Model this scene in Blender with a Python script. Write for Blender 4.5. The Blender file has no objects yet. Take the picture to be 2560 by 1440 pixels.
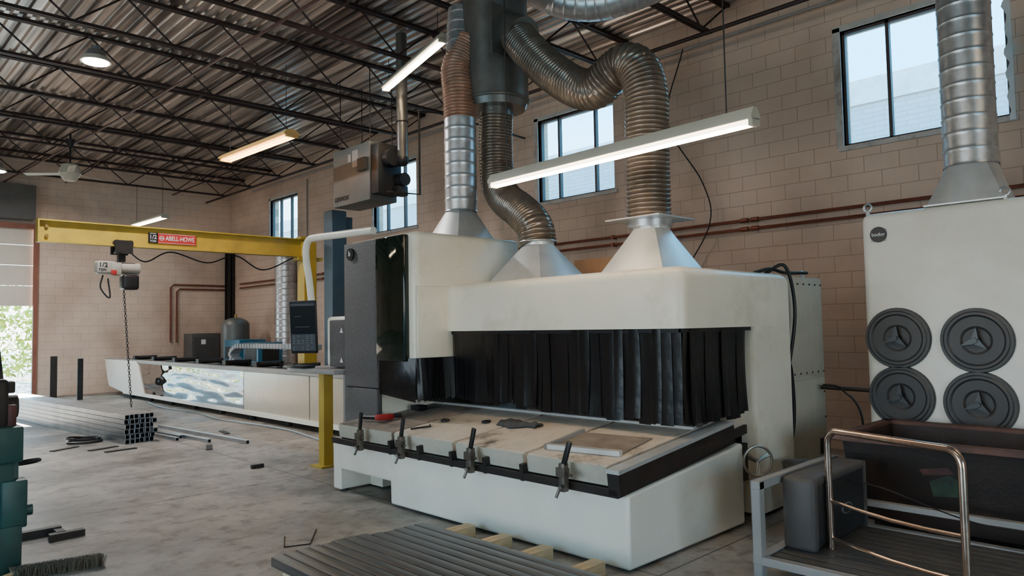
import bpy, bmesh, math, random
from mathutils import Vector, Matrix
random.seed(7)
V=Vector
# ---------------------------------------------------------------- materials
def nodes(name):
    m=bpy.data.materials.new(name);m.use_nodes=True
    nt=m.node_tree;b=nt.nodes['Principled BSDF'];return m,nt,b
def N(nt,t,**k):
    n=nt.nodes.new(t)
    for a,v in k.items():
        if a.startswith('i_'):n.inputs[a[2:].replace('_',' ')].default_value=v
        else:setattr(n,a,v)
    return n
def rgb(c,s=1):return (min(c[0]*s,1),min(c[1]*s,1),min(c[2]*s,1),1)
def M(name,col,rough=.5,metal=0,var=.12,scale=4,bump=0,bscale=60,dirt=None,damt=.5,dscale=2,coat=0,stretch=None,spec=.5):
    m,nt,b=nodes(name)
    tc=N(nt,'ShaderNodeTexCoord');L=nt.links.new
    src=tc.outputs['Object']
    if stretch:
        mp=N(nt,'ShaderNodeMapping');mp.inputs['Scale'].default_value=stretch;L(src,mp.inputs[0]);src=mp.outputs[0]
    n=N(nt,'ShaderNodeTexNoise');n.inputs['Scale'].default_value=scale;n.inputs['Detail'].default_value=5;L(src,n.inputs['Vector'])
    r=N(nt,'ShaderNodeValToRGB');r.color_ramp.elements[0].position=.3;r.color_ramp.elements[1].position=.7
    r.color_ramp.elements[0].color=rgb(col,1-var);r.color_ramp.elements[1].color=rgb(col,1+var)
    L(n.outputs['Fac'],r.inputs[0]);out=r.outputs[0]
    if dirt:
        n2=N(nt,'ShaderNodeTexNoise');n2.inputs['Scale'].default_value=dscale;n2.inputs['Detail'].default_value=8;n2.inputs['Roughness'].default_value=.7;L(src,n2.inputs['Vector'])
        r2=N(nt,'ShaderNodeValToRGB');r2.color_ramp.elements[0].position=.5;r2.color_ramp.elements[1].position=.72
        r2.color_ramp.elements[0].color=(0,0,0,1);r2.color_ramp.elements[1].color=(damt,damt,damt,1);L(n2.outputs['Fac'],r2.inputs[0])
        mx=N(nt,'ShaderNodeMixRGB');L(r2.outputs[0],mx.inputs[0]);L(out,mx.inputs[1]);mx.inputs[2].default_value=rgb(dirt);out=mx.outputs[0]
    L(out,b.inputs['Base Color']);b.inputs['Roughness'].default_value=rough;b.inputs['Metallic'].default_value=metal
    b.inputs['Specular IOR Level'].default_value=spec
    if coat:b.inputs['Coat Weight'].default_value=coat
    if bump:
        n3=N(nt,'ShaderNodeTexNoise');n3.inputs['Scale'].default_value=bscale;L(src,n3.inputs['Vector'])
        bp=N(nt,'ShaderNodeBump');bp.inputs['Strength'].default_value=bump;bp.inputs['Distance'].default_value=.01
        L(n3.outputs['Fac'],bp.inputs['Height']);L(bp.outputs[0],b.inputs['Normal'])
    return m
def emis(name,col,s):
    m,nt,b=nodes(name);n=N(nt,'ShaderNodeTexNoise');n.inputs['Scale'].default_value=3
    r=N(nt,'ShaderNodeValToRGB');r.color_ramp.elements[0].color=rgb(col,.96);r.color_ramp.elements[1].color=rgb(col)
    nt.links.new(n.outputs['Fac'],r.inputs[0]);nt.links.new(r.outputs[0],b.inputs['Emission Color'])
    b.inputs['Emission Strength'].default_value=s;b.inputs['Base Color'].default_value=rgb(col);return m
def wallmat(name,axis,c1,c2,mort,bw=.4,bh=.2,ms=.006,stain=(.24,.16,.125),bumps=.4,samt=.7):
    m,nt,b=nodes(name);L=nt.links.new
    g=N(nt,'ShaderNodeNewGeometry');s=N(nt,'ShaderNodeSeparateXYZ');c=N(nt,'ShaderNodeCombineXYZ');L(g.outputs['Position'],s.inputs[0])
    L(s.outputs['Y' if axis=='X' else 'X'],c.inputs[0]);L(s.outputs['Z'],c.inputs[1])
    br=N(nt,'ShaderNodeTexBrick');L(c.outputs[0],br.inputs['Vector']);br.inputs['Scale'].default_value=1
    br.inputs['Brick Width'].default_value=bw;br.inputs['Row Height'].default_value=bh;br.inputs['Mortar Size'].default_value=ms;br.inputs['Mortar Smooth'].default_value=.7
    br.inputs['Color1'].default_value=rgb(c1);br.inputs['Color2'].default_value=rgb(c2);br.inputs['Mortar'].default_value=rgb(mort)
    n=N(nt,'ShaderNodeTexNoise');n.inputs['Scale'].default_value=.7;n.inputs['Detail'].default_value=8;L(g.outputs['Position'],n.inputs['Vector'])
    r=N(nt,'ShaderNodeValToRGB');r.color_ramp.elements[0].position=.45;r.color_ramp.elements[1].position=.78;r.color_ramp.elements[0].color=(0,0,0,1);r.color_ramp.elements[1].color=(samt,samt,samt,1);L(n.outputs['Fac'],r.inputs[0])
    mx=N(nt,'ShaderNodeMixRGB');L(r.outputs[0],mx.inputs[0]);L(br.outputs['Color'],mx.inputs[1]);mx.inputs[2].default_value=rgb(stain)
    L(mx.outputs[0],b.inputs['Base Color']);b.inputs['Roughness'].default_value=.7
    n2=N(nt,'ShaderNodeTexNoise');n2.inputs['Scale'].default_value=25;L(g.outputs['Position'],n2.inputs['Vector'])
    ma=N(nt,'ShaderNodeMath',operation='MULTIPLY_ADD');L(n2.outputs['Fac'],ma.inputs[0]);ma.inputs[1].default_value=.4;
    inv=N(nt,'ShaderNodeMath',operation='SUBTRACT');inv.inputs[0].default_value=1;L(br.outputs['Fac'],inv.inputs[1]);L(inv.outputs[0],ma.inputs[2])
    bp=N(nt,'ShaderNodeBump');bp.inputs['Strength'].default_value=bumps;bp.inputs['Distance'].default_value=.01;L(ma.outputs[0],bp.inputs['Height']);L(bp.outputs[0],b.inputs['Normal'])
    return m
WHITE=M('white_paint',(.9,.83,.67),.36,0,.05,2,.05,200,dirt=(.48,.36,.22),damt=.5,dscale=1.3)
WHITE2=M('white_paint_clean',(.9,.85,.73),.38,0,.04,1,.04,200,dirt=(.57,.47,.34),damt=.3,dscale=.9)
GREYP=M('speckled_grey_panel',(.085,.078,.08),.6,0,.6,120,.3,300)
BLK=M('black_plastic',(.01,.01,.011),.42,0,.2,8,spec=.35)
RUB=M('black_rubber',(.0045,.0045,.0055),.3,0,.3,6,.45,9,dirt=(.018,.016,.014),damt=.4,spec=.35)
DSTEEL=M('dark_steel',(.02,.017,.016),.55,.3,.3,9)
JOIST=M('oxide_painted_steel',(.035,.017,.015),.6,.1,.3,3)
GALV=M('galvanised_steel',(.6,.61,.62),.36,.8,.2,14,.05,80)
GALVB=M('brushed_sheet_metal',(.7,.7,.68),.42,.55,.1,6)
PLEN=M('dark_grey_sheet_metal',(.19,.18,.165),.36,.65,.2,5)
HOSE=M('smoked_clear_hose',(.22,.175,.14),.22,.5,.3,6,dirt=(.06,.048,.036),damt=.8,dscale=3)
HOSEO=M('amber_clear_hose',(.45,.23,.15),.28,.2,.25,5,dirt=(.25,.13,.08),damt=.6)
YEL=M('yellow_paint',(.46,.32,.035),.45,0,.12,3,dirt=(.25,.17,.05),damt=.5)
BLUE=M('slate_blue_paint',(.04,.075,.105),.5,0,.15,3)
TEAL=M('teal_paint',(.01,.06,.055),.45,0,.25,6,dirt=(.015,.02,.02),damt=.8)
LGREY=M('light_grey_paint',(.3,.285,.27),.5,0,.1,4)
MGREY=M('grey_plastic',(.062,.06,.058),.5,0,.12,4,spec=.3)
LIDG=M('filter_lid_grey',(.036,.036,.037),.5,0,.12,4)
DGREY=M('charcoal_plastic',(.02,.02,.021),.45,0,.12,4,spec=.35)
KNOB=M('black_wing_knob',(.005,.005,.005),.35,0,.1,4)
COPPER=M('copper_pipe',(.2,.065,.04),.4,.5,.25,4)
CHROME=M('worn_chrome_tube',(.74,.54,.42),.18,.95,.25,9,dirt=(.35,.17,.1),damt=.6,dscale=7)
RUST=M('rusty_brown_steel',(.018,.012,.01),.55,.3,.4,5,.2,40,dirt=(.04,.02,.015),damt=.5)
RUSTR=M('rusty_rim_steel',(.1,.05,.038),.55,.3,.35,6,dirt=(.04,.024,.02),damt=.6)
WOOD=M('bare_wood',(.6,.45,.26),.7,0,.2,6,stretch=(1,8,8))
PLY=M('orange_plywood',(.42,.22,.1),.6,0,.15,4)
TUBE=M('mill_steel_tube',(.42,.44,.47),.28,.9,.2,3)
BAR=M('dark_steel_bar',(.11,.11,.116),.33,.75,.35,5,stretch=(8,.6,8))
RED=M('red_plastic',(.35,.02,.02),.4)
PALE=M('beige_enamel',(.5,.47,.38),.5,0,.08,3,dirt=(.24,.21,.17),damt=.4)
CLOTH=M('grey_cloth',(.035,.04,.045),.9,0,.3,30,.5,90)
PAPER=M('white_label',(.75,.75,.73),.6,0,.03)
SCREEN=M('monitor_glass',(.003,.0035,.005),.3,0,.2,spec=.06)
GLASSD=M('dark_safety_glass',(.004,.01,.007),.05,0,.3,3,spec=.5)
BRASS=M('brass',(.4,.25,.08),.4,.8)
CLRED=M('red_label',(.5,.025,.025),.5)
def mirror():
    m,nt,b=nodes('wavy_polished_stainless');L=nt.links.new
    tc=N(nt,'ShaderNodeTexCoord');mp=N(nt,'ShaderNodeMapping');mp.inputs['Scale'].default_value=(1,.7,3.4);L(tc.outputs['Object'],mp.inputs[0])
    n=N(nt,'ShaderNodeTexNoise');n.inputs['Scale'].default_value=1.8;n.inputs['Detail'].default_value=.4;L(mp.outputs[0],n.inputs['Vector'])
    bp=N(nt,'ShaderNodeBump');bp.inputs['Strength'].default_value=.6;bp.inputs['Distance'].default_value=.06;L(n.outputs['Fac'],bp.inputs['Height']);L(bp.outputs[0],b.inputs['Normal'])
    b.inputs['Base Color'].default_value=(.4,.38,.37,1);b.inputs['Metallic'].default_value=1;b.inputs['Roughness'].default_value=.03;return m
MIRR=mirror()
def floormat():
    m,nt,b=nodes('stained_concrete');L=nt.links.new
    g=N(nt,'ShaderNodeNewGeometry')
    n=N(nt,'ShaderNodeTexNoise');n.inputs['Scale'].default_value=.5;n.inputs['Detail'].default_value=12;n.inputs['Roughness'].default_value=.72;L(g.outputs['Position'],n.inputs['Vector'])
    r=N(nt,'ShaderNodeValToRGB');e=r.color_ramp.elements;e[0].position=.38;e[0].color=(.11,.1,.088,1);e[1].position=.62;e[1].color=(.42,.385,.335,1);L(n.outputs['Fac'],r.inputs[0])
    n2=N(nt,'ShaderNodeTexNoise');n2.inputs['Scale'].default_value=5;n2.inputs['Detail'].default_value=10;n2.inputs['Roughness'].default_value=.65;L(g.outputs['Position'],n2.inputs['Vector'])
    r2=N(nt,'ShaderNodeValToRGB');r2.color_ramp.elements[0].position=.5;r2.color_ramp.elements[1].position=.68;r2.color_ramp.elements[0].color=(1,1,1,1);r2.color_ramp.elements[1].color=(.35,.33,.31,1);L(n2.outputs['Fac'],r2.inputs[0])
    mx=N(nt,'ShaderNodeMixRGB',blend_type='MULTIPLY');mx.inputs[0].default_value=.85;L(r.outputs[0],mx.inputs[1]);L(r2.outputs[0],mx.inputs[2])
    br=N(nt,'ShaderNodeTexBrick');br.offset=0;br.inputs['Scale'].default_value=1;br.inputs['Brick Width'].default_value=4.6;br.inputs['Row Height'].default_value=4.6;br.inputs['Mortar Size'].default_value=.008
    br.inputs['Color1'].default_value=(1,1,1,1);br.inputs['Color2'].default_value=(1,1,1,1);br.inputs['Mortar'].default_value=(.3,.28,.26,1)
    mp=N(nt,'ShaderNodeMapping');mp.inputs['Location'].default_value=(.7,1.9,0);L(g.outputs['Position'],mp.inputs[0]);L(mp.outputs[0],br.inputs['Vector'])
    m2=N(nt,'ShaderNodeMixRGB',blend_type='MULTIPLY');m2.inputs[0].default_value=1;L(mx.outputs[0],m2.inputs[1]);L(br.outputs['Color'],m2.inputs[2])
    L(m2.outputs[0],b.inputs['Base Color'])
    r3=N(nt,'ShaderNodeMapRange');r3.inputs['To Min'].default_value=.3;r3.inputs['To Max'].default_value=.7;L(n.outputs['Fac'],r3.inputs[0]);L(r3.outputs[0],b.inputs['Roughness'])
    bp=N(nt,'ShaderNodeBump');bp.inputs['Strength'].default_value=.3;bp.inputs['Distance'].default_value=.01;L(n2.outputs['Fac'],bp.inputs['Height']);L(bp.outputs[0],b.inputs['Normal'])
    return m
def deckmat():
    m,nt,b=nodes('corrugated_steel_deck');L=nt.links.new
    g=N(nt,'ShaderNodeNewGeometry');mp=N(nt,'ShaderNodeMapping');mp.inputs['Scale'].default_value=(6.6,.25,1);L(g.outputs['Position'],mp.inputs[0])
    n=N(nt,'ShaderNodeTexNoise');n.inputs['Scale'].default_value=1;n.inputs['Detail'].default_value=4;L(mp.outputs[0],n.inputs['Vector'])
    r=N(nt,'ShaderNodeValToRGB');e=r.color_ramp.elements;e[0].position=.4;e[0].color=(.17,.135,.12,1);e[1].position=.62;e[1].color=(.8,.68,.6,1);L(n.outputs['Fac'],r.inputs[0]);L(r.outputs[0],b.inputs['Base Color'])  # pale per-rib streaks put bright specular stripes into the deck colour
    b.inputs['Metallic'].default_value=.6;b.inputs['Roughness'].default_value=.28;return m
def tabletop(name,d,c1,c2):
    m,nt,b=nodes(name);L=nt.links.new
    tc=N(nt,'ShaderNodeNewGeometry')
    n=N(nt,'ShaderNodeTexNoise');n.inputs['Scale'].default_value=1.7;n.inputs['Detail'].default_value=10;n.inputs['Roughness'].default_value=.72;L(tc.outputs['Position'],n.inputs['Vector'])
    r=N(nt,'ShaderNodeValToRGB');e=r.color_ramp.elements;e[0].position=.34+d;e[0].color=(.08,.07,.06,1);e[1].position=.45+d;e[1].color=rgb(c1)
    x=e.new(.7+d);x.color=rgb(c2);L(n.outputs['Fac'],r.inputs[0]);L(r.outputs[0],b.inputs['Base Color']);b.inputs['Roughness'].default_value=.7
    n2=N(nt,'ShaderNodeTexNoise');n2.inputs['Scale'].default_value=90;L(tc.outputs['Position'],n2.inputs['Vector'])
    bp=N(nt,'ShaderNodeBump');bp.inputs['Strength'].default_value=.6;bp.inputs['Distance'].default_value=.006;L(n2.outputs['Fac'],bp.inputs['Height']);L(bp.outputs[0],b.inputs['Normal']);return m
TTOP=tabletop('dusty_slag_table',0,(.57,.47,.37),(.74,.64,.51));TTOPD=tabletop('blackened_slag_table',.06,(.22,.18,.15),(.4,.34,.27))
# ---------------------------------------------------------------- geometry
class G:
    def __init__(s):s.v=[];s.f=[]
    def add(s,vs,fs,T=None):
        o=len(s.v);s.v+=[(T@V(p)) if T else V(p) for p in vs];s.f+=[tuple(i+o for i in f) for f in fs];return s
    def box(s,a,b,T=None):
        x0,y0,z0=a;x1,y1,z1=b
        return s.add([(x0,y0,z0),(x1,y0,z0),(x1,y1,z0),(x0,y1,z0),(x0,y0,z1),(x1,y0,z1),(x1,y1,z1),(x0,y1,z1)],[(0,3,2,1),(4,5,6,7),(0,1,5,4),(1,2,6,5),(2,3,7,6),(3,0,4,7)],T)
    def rbox(s,a,b,r=.02,seg=3,sel=None,T=None):
        bm=bmesh.new();g=G().box(a,b);vs=[bm.verts.new(p) for p in g.v]
        for f in g.f:bm.faces.new([vs[i] for i in f])
        es=[e for e in bm.edges if sel is None or sel(e.verts[0].co,e.verts[1].co)]
        bmesh.ops.bevel(bm,geom=es,offset=r,segments=seg,profile=.5,affect='EDGES')
        bm.verts.index_update();s.add([v.co.copy() for v in bm.verts],[[v.index for v in f.verts] for f in bm.faces],T);bm.free();return s
    def prism(s,poly,ax,a,b,T=None):
        def mk(p,c):
            return {'X':(c,p[0],p[1]),'Y':(p[0],c,p[1]),'Z':(p[0],p[1],c)}[ax]
        n=len(poly);return s.add([mk(p,a) for p in poly]+[mk(p,b) for p in poly],[tuple(range(n)),tuple(range(2*n-1,n-1,-1))]+[(i,i+n,(i+1)%n+n,(i+1)%n) for i in range(n)],T)
    def cyl(s,p0,p1,r0,r1=None,seg=20,caps=True):
        r1=r0 if r1 is None else r1;p0=V(p0);p1=V(p1);d=(p1-p0).normalized()
        u=d.orthogonal().normalized();w=d.cross(u);vs=[]
        for p,r in((p0,r0),(p1,r1)):
            for i in range(seg):
                t=2*math.pi*i/seg;vs.append(p+(u*math.cos(t)+w*math.sin(t))*r)
        fs=[(i,(i+1)%seg,(i+1)%seg+seg,i+seg) for i in range(seg)]
        if caps:fs+=[tuple(range(seg-1,-1,-1)),tuple(range(seg,2*seg))]
        return s.add(vs,fs)
    def sweep(s,pts,rad,seg=10,caps=True,closed=False):
        pts=[V(p) for p in pts];n=len(pts);rf=rad if callable(rad) else (lambda i:rad)
        u=None;vs=[]
        for i,p in enumerate(pts):
            if closed:t=(pts[(i+1)%n]-pts[i-1]).normalized()
            else:t=(pts[min(i+1,n-1)]-pts[max(i-1,0)]).normalized()
            if u is None:u=t.orthogonal().normalized()
            u=(u-t*u.dot(t)).normalized();w=t.cross(u);r=rf(i)
            for k in range(seg):
                a=2*math.pi*k/seg;vs.append(p+(u*math.cos(a)+w*math.sin(a))*r)
        fs=[]
        for i in range(n if closed else n-1):
            j=(i+1)%n
            for k in range(seg):
                fs.append((i*seg+k,i*seg+(k+1)%seg,j*seg+(k+1)%seg,j*seg+k))
        if caps and not closed:fs+=[tuple(range(seg-1,-1,-1)),tuple(range((n-1)*seg,n*seg))]
        return s.add(vs,fs)
    def torus(s,c,nrm,R,r,seg=20,rs=6,sx=1):
        c=V(c);nrm=V(nrm).normalized();u=nrm.orthogonal().normalized()
        if abs(nrm.z)<.9:u=V((0,0,1)).cross(nrm).normalized()
        w=nrm.cross(u)
        return s.sweep([c+u*math.cos(2*math.pi*i/seg)*R+w*math.sin(2*math.pi*i/seg)*R*sx for i in range(seg)],r,rs,closed=True)
    def ball(s,c,r,seg=14,sz=1):
        n=seg//2;vs=[];c=V(c)
        for i in range(n+1):
            a=math.pi*i/n
            for k in range(seg):
                t=2*math.pi*k/seg;vs.append(c+V((math.sin(a)*math.cos(t),math.sin(a)*math.sin(t),math.cos(a)*sz))*r)
        fs=[(i*seg+k,(i+1)*seg+k,(i+1)*seg+(k+1)%seg,i*seg+(k+1)%seg) for i in range(n) for k in range(seg)]
        return s.add(vs,fs)
def cat(pts,n=8):
    pts=[V(p) for p in pts];P=[pts[0]*2-pts[1]]+pts+[pts[-1]*2-pts[-2]];o=[]
    for i in range(1,len(P)-2):
        for k in range(n):
            t=k/n;a,b,c,d=P[i-1:i+3]
            o.append(.5*((2*b)+(c-a)*t+(2*a-5*b+4*c-d)*t*t+(3*b-a-3*c+d)*t**3))
    o.append(pts[-1]);return o
def resample(pts,step):
    pts=[V(p) for p in pts];o=[pts[0].copy()];acc=0
    for a,b in zip(pts,pts[1:]):
        l=(b-a).length;t=step-acc
        while t<=l:
            o.append(a.lerp(b,t/l));t+=step
        acc=(l-(t-step))
    return o
COL=bpy.context.scene.collection
WP={}
def thing(name,label,cate,loc,group=None):
    o=bpy.data.objects.new(name,None);o.empty_display_size=.1;COL.objects.link(o);o.location=loc;WP[o]=V(loc)
    o['label']=label;o['category']=cate
    if group:o['group']=group
    return o
def mk(name,g,mat,parent=None,label=None,cate=None,group=None,kind=None,smooth=True,ang=35,bevel=0,org=None):
    me=bpy.data.meshes.new(name)
    if org is None:
        xs=[p.x for p in g.v];ys=[p.y for p in g.v];zs=[p.z for p in g.v]
        org=V(((min(xs)+max(xs))/2,(min(ys)+max(ys))/2,min(zs)))
    org=V(org);me.from_pydata([tuple(p-org) for p in g.v],[],g.f);me.validate()
    bm=bmesh.new();bm.from_mesh(me);bmesh.ops.remove_doubles(bm,verts=bm.verts,dist=1e-6);bmesh.ops.recalc_face_normals(bm,faces=bm.faces);bm.to_mesh(me);bm.free()
    if smooth:
        for p in me.polygons:p.use_smooth=True
        me.set_sharp_from_angle(angle=math.radians(ang))
    me.materials.append(mat);o=bpy.data.objects.new(name,me);COL.objects.link(o);WP[o]=org
    if parent:o.parent=parent;o.location=org-WP[parent]
    else:o.location=org
    if bevel:
        b=o.modifiers.new('b','BEVEL');b.width=bevel;b.segments=2;b.limit_method='ANGLE'
    if label:o['label']=label
    if cate:o['category']=cate
    if group:o['group']=group
    if kind:o['kind']=kind
    return o
def text(body,size,loc,face,mat,parent,name='lettering',ex=.002,align='CENTER',stretch=1,bold=.008):
    cu=bpy.data.curves.new('t','FONT');cu.body=body;cu.size=size;cu.extrude=ex;cu.align_x=align;cu.align_y='CENTER'
    cu.offset=size*bold
    to=bpy.data.objects.new('t',cu);COL.objects.link(to);bpy.context.view_layer.update()
    me=bpy.data.meshes.new_from_object(to.evaluated_get(bpy.context.evaluated_depsgraph_get()))
    bpy.data.objects.remove(to)
    if isinstance(face,Matrix):R=face
    elif face=='-X':R=Matrix(((0,0,-1),(-1,0,0),(0,1,0)))
    elif face=='-Y':R=Matrix(((1,0,0),(0,0,-1),(0,1,0)))
    me.transform(R.to_4x4()@Matrix.Diagonal((stretch,1,1,1)));me.materials.clear();me.materials.append(mat)
    o=bpy.data.objects.new(name,me);COL.objects.link(o);o.parent=parent;o.location=V(loc)-WP[parent];WP[o]=V(loc);return o
def dup(o,parts,loc,rot=0,label=None):
    n=o.copy();COL.objects.link(n);n.location=loc;n.rotation_euler=(0,0,rot);WP[n]=V(loc)
    if label:n['label']=label
    for p in parts:
        c=p.copy();c.parent=n;COL.objects.link(c)
    return n
def struct(name,g,mat,**k):
    return mk(name,g,mat,kind='structure',org=(0,0,0),**k)
# ---------------------------------------------------------------- room shell
W=9.2;B=21.7;CZ=6.08
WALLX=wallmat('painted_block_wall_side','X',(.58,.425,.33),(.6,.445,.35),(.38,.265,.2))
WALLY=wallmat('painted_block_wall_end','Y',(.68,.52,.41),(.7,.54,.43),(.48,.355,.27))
g=G();wins=[(1.67,3.42),(7.0,8.66),(12.25,13.86),(17.45,19.0)]
zs,zt=3.76,5.22
g.box((W,-8,-.1),(W+.25,B+.25,zs));g.box((W,-8,zt),(W+.25,B+.25,CZ+.25))
ys=[-8]+[y for w in wins for y in w]+[B+.25]
for i in range(0,len(ys),2):g.box((W,ys[i],zs),(W+.25,ys[i+1],zt))
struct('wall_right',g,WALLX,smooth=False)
g=G();g.box((4.2,B,-.1),(W,B+.25,CZ+.25));g.box((-7,B,4.42),(4.2,B+.25,CZ+.25));g.box((-7,B,-.1),(.2,B+.25,4.42))
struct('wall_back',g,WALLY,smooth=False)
g=G();g.box((-7.25,-8,-.1),(-7,1,CZ+.2));g.box((-7.25,1,3.8),(-7,8,CZ+.2));g.box((-7.25,8,-.1),(-7,B+.25,CZ+.2))
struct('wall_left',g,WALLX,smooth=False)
g=G();g.box((-7,-8.25,-.1),(-3,-8,CZ+.2));g.box((-3,-8.25,3.8),(2,-8,CZ+.2));g.box((2,-8.25,-.1),(W,-8,CZ+.2))
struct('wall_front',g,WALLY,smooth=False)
g=G().box((-7.25,-8.25,-.12),(W+.25,B+.25,0));struct('floor',g,floormat(),smooth=False)
poly=[];x=-7.2;p=.155
while x<W+.2:
    poly+=[(x,CZ),(x+.06,CZ),(x+.078,CZ+.045),(x+.137,CZ+.045)];x+=p
g=G();n=len(poly);g.add([(q[0],-8.2,q[1]) for q in poly]+[(q[0],B+.2,q[1]) for q in poly],[(i,i+1,i+1+n,i+n) for i in range(n-1)])
g.box((-7.2,-8.2,CZ+.06),(W+.2,B+.2,CZ+.2))
struct('ceiling',g,deckmat(),smooth=False)
WF=M('dark_window_frame',(.07,.045,.04),.6)
WFW=M('weathered_window_frame',(.45,.42,.39),.6,dirt=(.16,.1,.07),damt=.8,dscale=5)
gm,nt,b=nodes('window_glass');tr=N(nt,'ShaderNodeBsdfTransparent');tr.inputs[0].default_value=(.93,.985,1,1);mx=N(nt,'ShaderNodeMixShader');mx.inputs[0].default_value=.03
gl=N(nt,'ShaderNodeBsdfGlossy');gl.inputs['Roughness'].default_value=.02;nn=N(nt,'ShaderNodeTexNoise')
nt.links.new(tr.outputs[0],mx.inputs[1]);nt.links.new(gl.outputs[0],mx.inputs[2]);nt.links.new(mx.outputs[0],nt.nodes['Material Output'].inputs[0])
mull=[[2.28,2.89],[7.42,8.22],[12.75,13.4],[17.9,18.5]]
for i,(a,c) in enumerate(wins):
    g=G();t=.035;x0,x1=W+.05,W+.12
    g.box((x0,a,zs),(x1,c,zs+t));g.box((x0,a,zt-t),(x1,c,zt));g.box((x0,a,zs),(x1,a+t,zt));g.box((x0,c-t,zs),(x1,c,zt))
    for m_ in mull[i]:g.box((x0,m_-.02,zs),(x1,m_+.02,zt))
    w=struct(f'window_{i+1}',g,WF,smooth=False)
    mk('sill',G().box((W-.03,a-.06,zs-.06),(W+.24,c+.06,zs)),WFW,w)
    mk('reveal',G().box((W-.012,c,zs),(W+.05,c+.09,zt+.05)).box((W-.012,a-.06,zt),(W+.05,c+.09,zt+.07)),WFW,w)
    mk('glass',G().box((x0+.03,a+t,zs+t),(x0+.034,c-t,zt-t)),gm,w,smooth=False)
    if i==0:
        g=G();nn_=30;vs=[]
        for k in range(nn_+1):
            z=zt+.05-(zt-zs+.1)*k/nn_
            for j in range(3):vs.append((W-.03-.01*math.sin(k*.9+j),a-.04+(.022+.008*math.sin(k*1.3)+.012*random.random())*j,z))
        g.add(vs,[(k*3+j,k*3+j+1,(k+1)*3+j+1,(k+1)*3+j) for k in range(nn_) for j in range(2)])
        mk('torn_plastic_film',g,M('cloudy_plastic_film',(.6,.64,.66),.3,0,.1,5),w,ang=180)
g=G()
for k in range(4):g.rbox((.2,B+.05,2.33+k*.52),(4.12,B+.1,2.33+k*.52+.51),.012,2)
d=struct('door_1',g,M('white_sectional_door',(.66,.61,.52),.5,0,.05,2))
mk('door_track',G().box((4.1,B-.1,0),(4.2,B,4.42)).box((4.1,B-.1,4.3),(.2,B-.02,4.42)),M('oxide_door_jamb',(.22,.08,.05),.6),d)
struct('trim_1',G().box((-1,B-.5,4.5),(4.05,B,5.35)),M('dark_door_header',(.09,.088,.085),.6),smooth=False)
OUTB=wallmat('pale_brick_building','X',(.52,.51,.52),(.58,.57,.58),(.38,.38,.4),.4,.1,.012,stain=(.47,.46,.47),bumps=.05)
bd=thing('brick_building','pale brick commercial building beyond the high windows','building',(17,6,-.12))
mk('facade',G().box((15,-12,-.12),(19,40,5.9)),OUTB,bd,smooth=False)
mk('parapet_band',G().box((14.95,-12,5.9),(19.05,40,6.4)),M('white_parapet',(.74,.75,.76),.6),bd)
mk('ground_outside',G().box((-60,-60,-.3),(60,90,-.13)),M('pale_gravel_ground',(.42,.39,.33),.9,0,.3,2),None,'pale gravel yard around the workshop','ground',kind='stuff',smooth=False)
g=G()
for i in range(7000):
    c=V((random.uniform(-3,10),random.uniform(31,34),0));c.z=random.uniform(.05,3.6+.8*math.sin(c.x*1.7));s=random.uniform(.06,.16)
    a=V((random.gauss(0,1),random.gauss(0,1),random.gauss(0,1))).normalized()*s;b2=V((random.gauss(0,1),random.gauss(0,1),random.gauss(0,1))).normalized()*s*.6
    g.add([c-a,c+b2,c+a,c-b2],[(0,1,2,3)])
mk('hedge',g,M('sunlit_leaves',(.4,.44,.05),.6,0,.7,3),None,'tangled sunlit green bushes outside the open shutter','bushes',kind='stuff',smooth=False)
# ---------------------------------------------------------------- roof joists
def joist(y):
    t=thing('roof_joist','dark open-web steel bar joist under the corrugated roof deck','roof joist',(1,y,5.52),'open-web roof joists')
    g=G().box((-7,y-.05,CZ-.045),(W,y-.008,CZ)).box((-7,y+.008,CZ-.045),(W,y+.05,CZ));a=mk('top_chord',g,JOIST,t,smooth=False)
    g=G().box((-7,y-.045,5.52),(W-.5,y-.008,5.56)).box((-7,y+.008,5.52),(W-.5,y+.045,5.56));b=mk('bottom_chord',g,JOIST,t,smooth=False)
    g=G();x=-7;up=True;pts=[]
    while x<W-.4:
        pts.append((x,y,CZ-.03 if up else 5.54));up=not up;x+=.62
    pts.append((W-.02,y,CZ-.03))
    for p,q in zip(pts,pts[1:]):g.cyl(p,q,.014,seg=6)
    c=mk('web',g,JOIST,t);return t,[a,b,c]
JY=[3.2,4.95,6.7,8.45,10.2,11.95,13.7,15.45,17.2,18.95,20.7]
t0,pp=joist(JY[0])
for y in JY[1:]:dup(t0,pp,(1,y,5.52))
for i,(x,z) in enumerate([(1.4,5.6),(4.6,5.6),(7.3,5.58)]):
    mk('bridging_rod',G().cyl((x,3,z),(x+.2,B,z),.016,seg=6),JOIST,None,'thin rusty bridging rod tying the roof joists','rod','bridging rods')
mk('sprinkler_pipe',G().sweep([(3.4,21.5,5.4),(3.9,14,5.42),(4.3,4,5.45),(4.5,-2,5.45)],.02,8),M('red_oxide_pipe',(.09,.035,.028),.5,.2),None,'long red-oxide pipe slung below the joists','pipe')
mk('sprinkler_pipe.001',G().sweep([(8.4,21.5,5.42),(8.4,-2,5.42)],.03,8),JOIST,None,'dark brown pipe running below the roof joists','pipe')
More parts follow.
